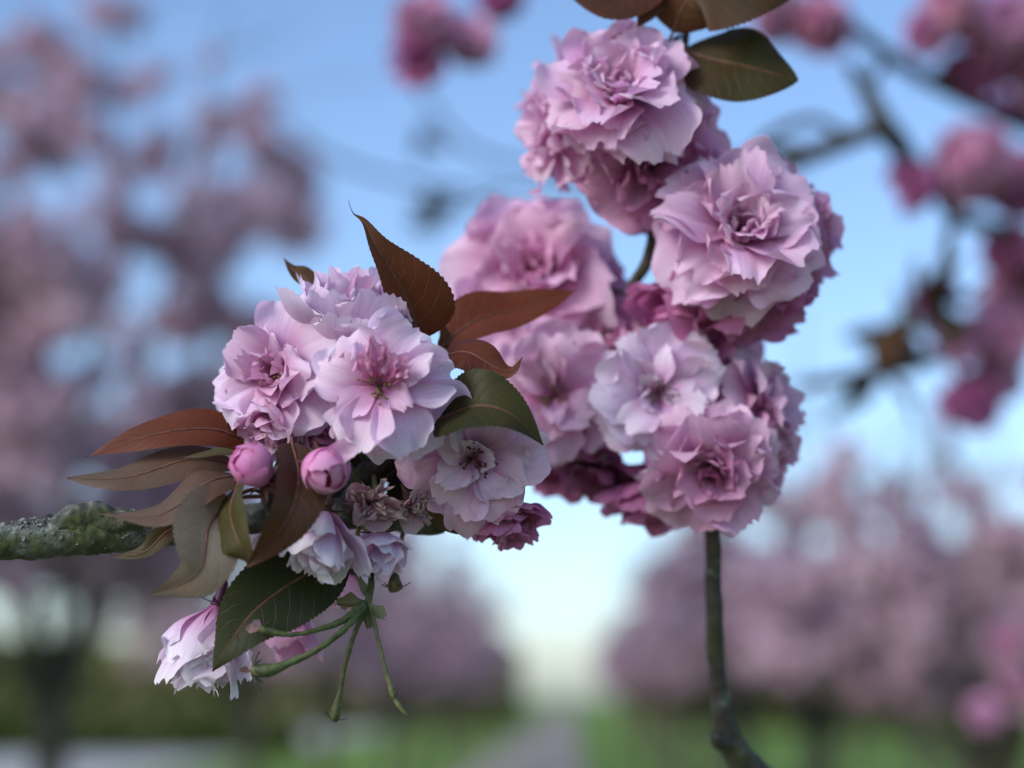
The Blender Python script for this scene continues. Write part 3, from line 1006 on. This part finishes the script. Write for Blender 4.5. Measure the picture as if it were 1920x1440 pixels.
blossom(b3, 1335, 872, .578, D(-.15, -.35, .9), 130, 'full', SOFT, 73, 'pink blossom at the top of the bare stem, petals curling in', r3, core=DEEP)
blossom(b3, 1415, 770, .600, D(.85, .15, .45), 120, 'under', SOFT, 74, None, r3)
blossom(b3, 1400, 860, .600, D(.7, -.35, .5), 115, 'full', PINK, 75, None, r3)
blossom(b3, 1130, 850, .615, D(-.3, -.75, .4), 125, 'under', WINE, 76, 'blossom low in the cluster, its shade put into a dark wine tint', r3)  # petal tint darkened to carry the shade under the cluster
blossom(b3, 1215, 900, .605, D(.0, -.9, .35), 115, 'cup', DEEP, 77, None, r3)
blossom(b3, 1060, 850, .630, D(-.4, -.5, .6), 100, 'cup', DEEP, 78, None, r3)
blossom(b3, 1310, 660, .620, D(.2, .2, .8), 120, 'under', PINK, 80, None, r3)
blossom(b3, 1150, 640, .630, D(-.2, .3, .8), 110, 'full', PINK, 81, None, r3)
r4 = P(1285, 70, .593)
leaf(b3, [(1285, 95, .585), (1330, 110, .578), (1420, 130, .572), (1496, 152, .572)], (.0, .35, .95), 175, (.048, .026, .006), (.04, .036, .008), 82, (.1, .2), .15, r4, 'olive leaf hanging from the top of the shoot', .80)
leaf(b3, [(1262, 60, .580), (1300, -10, .574), (1400, -25, .57), (1510, -30, .57)], (.0, .3, .95), 190, (.09, .030, .009), (.045, .026, .007), 83, (.1, .25), .15, r4, 'rust and olive leaf at the tip of the shoot', .78)
leaf(b3, [(1240, -70, .585), (1190, -20, .575), (1140, 5, .57), (1065, -12, .57)], (.0, .3, .95), 110, BRONZE, BROWN, 84, (.2, .25), .15, r4, 'bronze leaf over the topmost blossom', .75)
leaf(b3, [(1240, -40, .582), (1225, -5, .578), (1210, 25, .575), (1195, 52, .574)], (.3, .3, .9), 60, BROWN, BRONZE, 85, (.2, .25), .15, r4, None, .75)

# ================================================================== OTHER BRANCHES FARTHER OFF (1 to 2 m)
def loose_blossom(seed):
    rnd = random.Random(seed)
    parts = []
    for ri, (kind, cnt, el, sc) in enumerate(STYLE['full']):
        a0 = rnd.uniform(0, 6.28)
        for q in range(cnt):
            V, F, U = petal_data(seed * 50 + ri * 10 + q, W=.48, nu=5, nv=5, bend=22, cup=.3, ruff=.08)
            M = Matrix.Rotation(a0 + 6.283 * (q + rnd.uniform(-.3, .3)) / cnt, 4, 'Z') @ Matrix.Rotation(R(el + rnd.uniform(-10, 10)), 4, 'X') @ Matrix.Scale(.026 * sc, 4)
            parts.append(([M @ v for v in V], F, U))
    parts.append(tube_data([(Vector((0, 0, -.010)), .001), (Vector((0, 0, -.004)), .002), (Vector((0, 0, 0)), .0025)], 6))
    return mesh('blossom', *join(parts), mats=[M_PETAL])


LOOSE = [loose_blossom(k) for k in range(5)]


def lowleaf_mesh(seed):
    f = bez([Vector((0, 0, 0)), Vector((0, .03, .012)), Vector((0, .06, .004)), Vector((0, .085, -.012))])
    V, F, U = leaf_data(f, Vector((0, 0, 1)), .036, .3, .15, seed, n=14, mcols=2)
    return mesh('leaf', V, F, U, mats=[M_LEAF])


LOWLEAF = [lowleaf_mesh(k) for k in range(3)]


def put_cluster(branch, px, py, d, rpx, n, rnd, tint, leaves=1, lsc=.8):
    c = P(px, py, d)
    rad = rpx * d / FPX
    for k in range(n):
        dr = Vector((rnd.gauss(0, 1), rnd.gauss(0, 1), rnd.gauss(0, 1) * .9 - .15)).normalized()
        o = obj('blossom', rnd.choice(LOOSE), branch)
        o.color = (*vary(tint, rnd, .15), 1)
        pos = c + dr * max(rad - .022, .006) * rnd.uniform(.6, 1.0)
        s = rnd.uniform(.85, 1.1)
        o.matrix_basis = Matrix.Translation(pos - branch.location) @ frame(dr, rnd.uniform(0, 6)).to_4x4() @ Matrix.Scale(s, 4)
    for k in range(leaves):
        dr = Vector((rnd.gauss(0, 1), rnd.gauss(0, 1), rnd.gauss(0, 1))).normalized()
        o = obj('leaf', rnd.choice(LOWLEAF), branch)
        o.color = (*rnd.choice([BRONZE, BROWN, OLIVE]), 1)
        o['tint2'] = list(OLIVE)
        o.matrix_basis = Matrix.Translation(c - branch.location) @ frame(dr, rnd.uniform(0, 6)).to_4x4() @ Matrix.Scale(lsc * rnd.uniform(.8, 1.15), 4)


def twigs(branch, paths, mat=M_SPUR, kd=1.0, thick=1.5):
    parts = []
    for pts in paths:
        path = catmull([(P(x, y, d * kd), thick * r * d * kd / FPX) for x, y, d, r in pts], 6)
        parts.append(tube_data(path, 8, .15, 60))
    V, F, U = join(parts)
    return obj('wood', mesh('wood', [v - branch.location for v in V], F, U), branch, mat)


rk = random.Random(77)
KD = 1.12
b4 = thing('cherry_branch', P(2100, 250, 1.5), 'dark forked cherry branch with loose pink blossom clusters against the sky', 'branch')
twigs(b4, [
    [(2300, 330, 1.5, 20), (2100, 300, 1.45, 15), (1920, 235, 1.4, 11), (1780, 170, 1.35, 9), (1665, 103, 1.3, 9), (1575, 30, 1.28, 8), (1510, -50, 1.25, 6)],
    [(1665, 103, 1.3, 7), (1628, 160, 1.28, 6), (1605, 140, 1.27, 8), (1590, 115, 1.27, 5)],
    [(2250, 560, 1.5, 18), (2050, 480, 1.4, 14), (1900, 440, 1.35, 12), (1790, 400, 1.3, 10), (1740, 330, 1.25, 10), (1690, 285, 1.22, 12), (1662, 240, 1.2, 15), (1632, 185, 1.2, 12), (1608, 140, 1.2, 8)],
    [(1700, 285, 1.22, 11), (1660, 242, 1.2, 13), (1590, 262, 1.2, 13), (1510, 290, 1.2, 14), (1440, 280, 1.2, 9), (1385, 300, 1.2, 7)],
    [(1590, 262, 1.2, 8), (1530, 225, 1.2, 6), (1470, 240, 1.2, 7), (1420, 270, 1.2, 5)],
    [(1790, 400, 1.3, 8), (1770, 500, 1.3, 8), (1760, 580, 1.32, 7), (1790, 680, 1.34, 7), (1820, 760, 1.35, 5)],
    [(2200, 200, 1.5, 16), (2050, 150, 1.45, 12), (1920, 100, 1.4, 10), (1850, 20, 1.35, 8), (1800, -60, 1.3, 6)]], kd=KD)
for px, py, d, r, n, c in [(1545, 50, 1.25, 75, 4, PINK), (1470, 30, 1.25, 50, 2, PINK), (1700, 355, 1.22, 52, 2, DEEP), (1830, 300, 1.32, 95, 6, PINK), (1910, 340, 1.35, 90, 5, DEEP),
                           (1880, 50, 1.35, 110, 7, PINK), (1930, 160, 1.4, 110, 6, PINK), (1815, 140, 1.36, 60, 3, DEEP), (1740, 60, 1.33, 45, 1, PINK), (1870, 630, 1.36, 85, 5, PINK),
                           (1815, 760, 1.35, 75, 4, DEEP), (1885, 700, 1.36, 70, 4, PINK), (1760, 560, 1.31, 40, 1, WINE), (1890, 470, 1.36, 70, 4, DEEP), (1920, 560, 1.4, 90, 5, PINK), (1800, 640, 1.33, 50, 2, PINK), (1780, 10, 1.3, 50, 2, PINK)]:
    put_cluster(b4, px, py, d * KD, r, int(n * 1.6 + .5), rk, c, 1 if rk.random() < .5 else 0)
put_cluster(b4, 1755, 570, 1.31 * KD, 30, 0, rk, PINK, 5)
put_cluster(b4, 1510, 285, 1.2 * KD, 30, 0, rk, PINK, 2, .5)
put_cluster(b4, 1400, 300, 1.2 * KD, 30, 0, rk, PINK, 2, .5)

b5 = thing('cherry_branch', P(1950, 620, 1.9), 'thin dark cherry twig reaching in low beside the loose clusters', 'branch')
twigs(b5, [[(2250, 520, 2.0, 18), (2050, 575, 1.9, 15), (1900, 620, 1.8, 13), (1780, 660, 1.7, 12), (1680, 690, 1.65, 12), (1580, 712, 1.6, 10), (1490, 722, 1.6, 6)],
           [(1780, 660, 1.7, 9), (1740, 620, 1.7, 7), (1700, 610, 1.7, 5)]])
put_cluster(b5, 1640, 695, 1.62, 30, 0, rk, PINK, 4)
put_cluster(b5, 1690, 640, 1.7, 35, 1, rk, WINE, 4)
put_cluster(b5, 1860, 630, 1.8, 60, 4, rk, DEEP, 2)

b6 = thing('cherry_branch', P(830, -120, 1.4), 'cherry twig hanging into the open sky with one pink cluster', 'branch')
twigs(b6, [[(900, -300, 1.5, 12), (850, -150, 1.42, 9), (815, -20, 1.4, 7), (800, 60, 1.38, 6)], [(850, -150, 1.42, 7), (920, -80, 1.4, 6), (940, -10, 1.4, 5)]])
put_cluster(b6, 795, 45, 1.38, 68, 6, rk, PINK, 0)
put_cluster(b6, 785, 115, 1.38, 34, 2, rk, DEEP, 0)
put_cluster(b6, 885, 70, 1.40, 62, 3, rk, SOFT, 0)
put_cluster(b6, 940, -10, 1.4, 40, 2, rk, DEEP, 0)

b7 = thing('cherry_branch', P(1000, 330, 3.4), 'bare thin arching cherry twigs far up against the sky', 'branch')
twigs(b7, [[(1500, 330, 3.6, 12), (1200, 350, 3.5, 10), (960, 360, 3.4, 9), (830, 352, 3.3, 9), (740, 335, 3.2, 8), (640, 305, 3.1, 8), (570, 262, 3.1, 7), (525, 225, 3.1, 4)],
           [(1200, 350, 3.5, 9), (1050, 320, 3.4, 9), (930, 300, 3.3, 9), (860, 265, 3.3, 8), (815, 210, 3.3, 7), (775, 140, 3.3, 4)],
           [(960, 360, 3.4, 7), (870, 390, 3.35, 7), (815, 395, 3.3, 6)]], thick=.7)
put_cluster(b7, 812, 400, 3.3, 30, 0, rk, PINK, 16)
put_cluster(b7, 785, 262, 3.3, 14, 0, rk, PINK, 4)

b8 = thing('cherry_branch', P(2000, 1300, 2.4), 'low cherry twig with three small pink blossom clusters above the grass', 'branch')
twigs(b8, [[(2250, 1180, 2.6, 14), (2080, 1230, 2.5, 10), (1960, 1260, 2.4, 8), (1890, 1300, 2.35, 6), (1850, 1340, 2.3, 4)], [(1960, 1260, 2.4, 6), (1900, 1215, 2.35, 5), (1880, 1190, 2.35, 3)]])
put_cluster(b8, 1848, 1338, 2.3, 40, 6, rk, PINK, 0)
put_cluster(b8, 1885, 1205, 2.35, 38, 6, rk, PINK, 0)
put_cluster(b8, 1900, 1285, 2.36, 36, 5, rk, PINK, 0)

# ================================================================== TREES OF THE AVENUE
def cluster_mesh(seed, n=90, rad=.095):
    """one pompom of blossom as seen from some metres: many petal-sized faces"""
    rnd = random.Random(seed)
    V, F, mi = [], [], []
    for k in range(n):
        dr = Vector((rnd.gauss(0, 1), rnd.gauss(0, 1), rnd.gauss(0, 1))).normalized()
        c = dr * rad * rnd.uniform(.3, 1.0)
        m = frame((dr + Vector((rnd.uniform(-.7, .7), rnd.uniform(-.7, .7), rnd.uniform(-.7, .7)))), rnd.uniform(0, 6))
        leafy = rnd.random() < .14
        s = rnd.uniform(.022, .036) * (1.3 if leafy else 1)
        o = len(V)
        for (x, y, z) in ((-.5, 0, 0), (0, -.8, .15), (.5, 0, 0), (0, .9, .2)):
            V.append(c + m @ Vector((x * s * (0.8 if leafy else 1.5), y * s, z * s)))
        F.append((o, o + 1, o + 2, o + 3))
        mi.append(1 if leafy else 0)
    return V, F, mi


CL = [cluster_mesh(500 + k) for k in range(6)]
CLM = [mesh('blossom_cluster', v, f, None, False, [M_CROWN, M_YOUNGLEAF], mi) for v, f, mi in CL]


def tree_skeleton(seed, H, RAD, tw=2, fork=1.25, trunk_r=.085, lean=0.0, zmin=1.6, shape=1.7):
    """tapered trunk, ascending limbs and twigs; returns tube parts and the places for blossom"""
    rnd = random.Random(seed)
    parts, spots = [], []
    top = Vector((lean, 0, fork))
    parts.append(tube_data(catmull([(Vector((0, 0, -.05)), trunk_r * 1.5), (Vector((.01, 0, .12)), trunk_r * 1.08), (Vector((lean * .4, .02, fork * .55)), trunk_r * .95), (top, trunk_r * 1.0)], 5), 12, .10, 9, seed))
    nl = 8
    for k in range(nl):
        a = 6.283 * (k + rnd.uniform(-.3, .3)) / nl
        up_ = rnd.uniform(.45, 1.0) if k % 3 else 1.0
        hr = RAD * rnd.uniform(.65, 1.0) * (1 - .55 * (up_ - .45))
        hz = fork + (H - fork) * up_ * rnd.uniform(.86, 1.0)
        e = Vector((math.cos(a) * hr, math.sin(a) * hr, hz))
        m1 = top + Vector((math.cos(a) * hr * .42, math.sin(a) * hr * .42, (hz - fork) * .33))
        m2 = top + Vector((math.cos(a + .15) * hr * .78, math.sin(a + .15) * hr * .78, (hz - fork) * .68))
        r0 = trunk_r * rnd.uniform(.45, .62)
        limb = catmull([(top - Vector((0, 0, .08)), r0), (m1, r0 * .75), (m2, r0 * .48), (e, r0 * .15)], 7)
        parts.append(tube_data(limb, 7, .08, 14, seed + k))
        for j in range(5, len(limb), 2):
            p, r = limb[j]
            for s in range(tw if j % 3 else 1):
                b = a + rnd.uniform(-1.7, 1.7)
                ln = RAD * rnd.uniform(.22, .50)
                d = Vector((math.cos(b), math.sin(b), rnd.uniform(-.35, .65))).normalized()
                q = p + d * ln + Vector((0, 0, -.05 * ln))
                parts.append(tube_data([(p, max(r * .45, .006)), (p + d * ln * .5 + Vector((0, 0, .03)), max(r * .3, .005)), (q, .003)], 5))
                for t in range(5):
                    spots.append(p.lerp(q, .25 + .17 * t) + Vector((rnd.uniform(-.06, .06), rnd.uniform(-.06, .06), rnd.uniform(-.07, .05))))
            spots.append(p + Vector((rnd.uniform(-.06, .06),) * 3))
    def inside(q):
        f = max(0.0, (q.z - zmin) / (H + .25 - zmin))
        return q.z > zmin and math.hypot(q.x, q.y) < RAD * 1.12 * max(0.0, 1 - f ** shape)
    return parts, [q for q in spots if inside(q)]


def tree(x, y, rot, skel, label, group, n_parts=0, crown_mesh=None, trunk_mesh=None, scale=1.0):
    t = thing('cherry_tree', (x, y, 0), label, 'tree', group)
    t.rotation_euler.z = rot
    t.scale = (scale,) * 3
    obj('trunk', trunk_mesh, t, M_TREEBARK)
    c = obj('crown', crown_mesh, t)
    return t


def build_variant(seed, H, RAD, n_parts, **kw):
    parts, spots = tree_skeleton(seed, H, RAD, **kw)
    tm = mesh('trunk', *join(parts))
    rnd = random.Random(seed + 5)
    rnd.shuffle(spots)
    single, rest = spots[:n_parts], spots[n_parts:]
    V, F, MI = [], [], []
    for p in rest:
        v, f, mi = rnd.choice(CL)
        s = rnd.uniform(.75, 1.35)
        o = len(V)
        q = Quaternion(Vector((rnd.uniform(-1, 1), rnd.uniform(-1, 1), rnd.uniform(-1, 1))), rnd.uniform(0, 6)).to_matrix() * s
        V.extend(p + q @ x for x in v)
        F.extend(tuple(i + o for i in g) for g in f)
        MI.extend(mi)
    cm = mesh('crown', V, F, None, False, [M_CROWN, M_YOUNGLEAF], MI)
    return tm, cm, single


TALL = build_variant(900, 6.0, 1.65, 290, tw=3, fork=1.5, trunk_r=.095, zmin=2.15, shape=2.8)
TALL2 = build_variant(910, 5.7, 1.6, 0, fork=1.4, trunk_r=.085, zmin=1.95, shape=2.4)
LOW = build_variant(920, 3.7, 1.55, 280, fork=1.3, trunk_r=.11, zmin=1.75)
LOW2 = build_variant(930, 3.6, 1.5, 0, fork=1.3, trunk_r=.11, zmin=1.75)


def clusters(t, variant, seed):
    rnd = random.Random(seed)
    for p in variant[2]:
        o = obj('blossom_cluster', rnd.choice(CLM), t)
        o.location = p
        o.rotation_euler = (rnd.uniform(0, 6), rnd.uniform(0, 6), rnd.uniform(0, 6))
        s = rnd.uniform(.9, 1.45)
        o.scale = (s, s, s)


LROW, RROW = -2.9, 1.85
t = tree(LROW, 8.9, .4, None, 'tall pink cherry tree across the path, trunk showing under the lichen-covered branch', 'cherry trees lining the path', crown_mesh=TALL[1], trunk_mesh=TALL[0])
clusters(t, TALL, 1)
tree(-3.75, 7.6, 2.4, None, 'tall cherry tree beside the first tall one, away from the path', 'cherry trees lining the path', crown_mesh=TALL2[1], trunk_mesh=TALL2[0], scale=1.05)
t = tree(2.12, 8.2, 1.1, None, 'low broad cherry tree behind the three small low clusters', 'cherry trees lining the path', crown_mesh=LOW[1], trunk_mesh=LOW[0], scale=.88)
clusters(t, LOW, 2)
t = tree(RROW, 12.2, 2.2, None, 'low broad cherry tree with trunk rising from the grass beside the bare stem', 'cherry trees lining the path', crown_mesh=LOW[1], trunk_mesh=LOW[0])
clusters(t, LOW, 3)
ORD = ('second', 'third', 'fourth', 'fifth', 'sixth', 'seventh', 'eighth', 'ninth')
for k in range(7):
    y = 14.5 + 5.6 * k
    tree(LROW - .15 * (k % 2), y, 1.3 * k, None, ORD[k] + ' tall cherry tree across the path, counted from the one with trunk in view', 'cherry trees lining the path',
         crown_mesh=(TALL2, TALL)[k % 2][1], trunk_mesh=(TALL2, TALL)[k % 2][0], scale=(.93, .88, .84)[k % 3])
    y = 17.6 + 5.4 * k
    tree(RROW + .2 * (k % 2), y, 1.7 * k + .5, None, ORD[k] + ' cherry tree on the grass side of the path, counted from the low broad one', 'cherry trees lining the path',
         crown_mesh=(LOW2, LOW)[k % 2][1], trunk_mesh=(LOW2, LOW)[k % 2][0], scale=(1.0, 1.05, .96)[k % 3])
for k in range(5):      # outer row
    tree(6.6 + .3 * (k % 2), 15 + 5.8 * k, 2.1 * k, None, ('first', *ORD)[k] + ' cherry tree in the row farther out on the lawn', 'cherry trees of the outer row',
         crown_mesh=(LOW, LOW2)[k % 2][1], trunk_mesh=(LOW, LOW2)[k % 2][0], scale=1.1)


# hedge and shrubs far back, distant wood
def leaf_mass(name, boxes, n, size, mat, seed):
    rnd = random.Random(seed)
    V, F = [], []
    for k in range(n):
        bx = rnd.choice(boxes)
        x0, x1, y0, y1, z0, z1 = bx
        c = Vector((rnd.uniform(x0, x1), rnd.uniform(y0, y1), 0))
        hmax = z1 * (.75 + .35 * noise.noise(Vector((c.x * .5, c.y * .5, seed))))
        c.z = z0 + (hmax - z0) * rnd.random() ** .6
        m = frame(Vector((rnd.uniform(-1, 1), rnd.uniform(-1, 1), rnd.uniform(-.2, 1))), rnd.uniform(0, 6))
        s = size * rnd.uniform(.6, 1.3)
        o = len(V)
        for (x, y) in ((-.5, 0), (0, -.9), (.5, 0), (0, .9)):
            V.append(c + m @ Vector((x * s, y * s, .2 * s * abs(y))))
        F.append((o, o + 1, o + 2, o + 3))
    return mesh(name, V, F, None, False, [mat])


h = obj('hedge', leaf_mass('hedge', [(-17, -7.6, 44, 45.4, 0, 1.15)], 16000, .13, M_SHRUB, 5))
h['label'] = 'clipped dark green hedge beyond the pale road'
h['category'] = 'hedge'
wd = obj('distant_wood', leaf_mass('distant_wood', [(-70, -3, 80, 95, 0, 5.5), (3, 70, 78, 95, 0, 5.0)], 60000, .55, M_FARLEAF, 6))
wd['label'] = 'hazy yellow-green wood far behind the cherry rows'
wd['category'] = 'wood'
wd['kind'] = 'stuff'
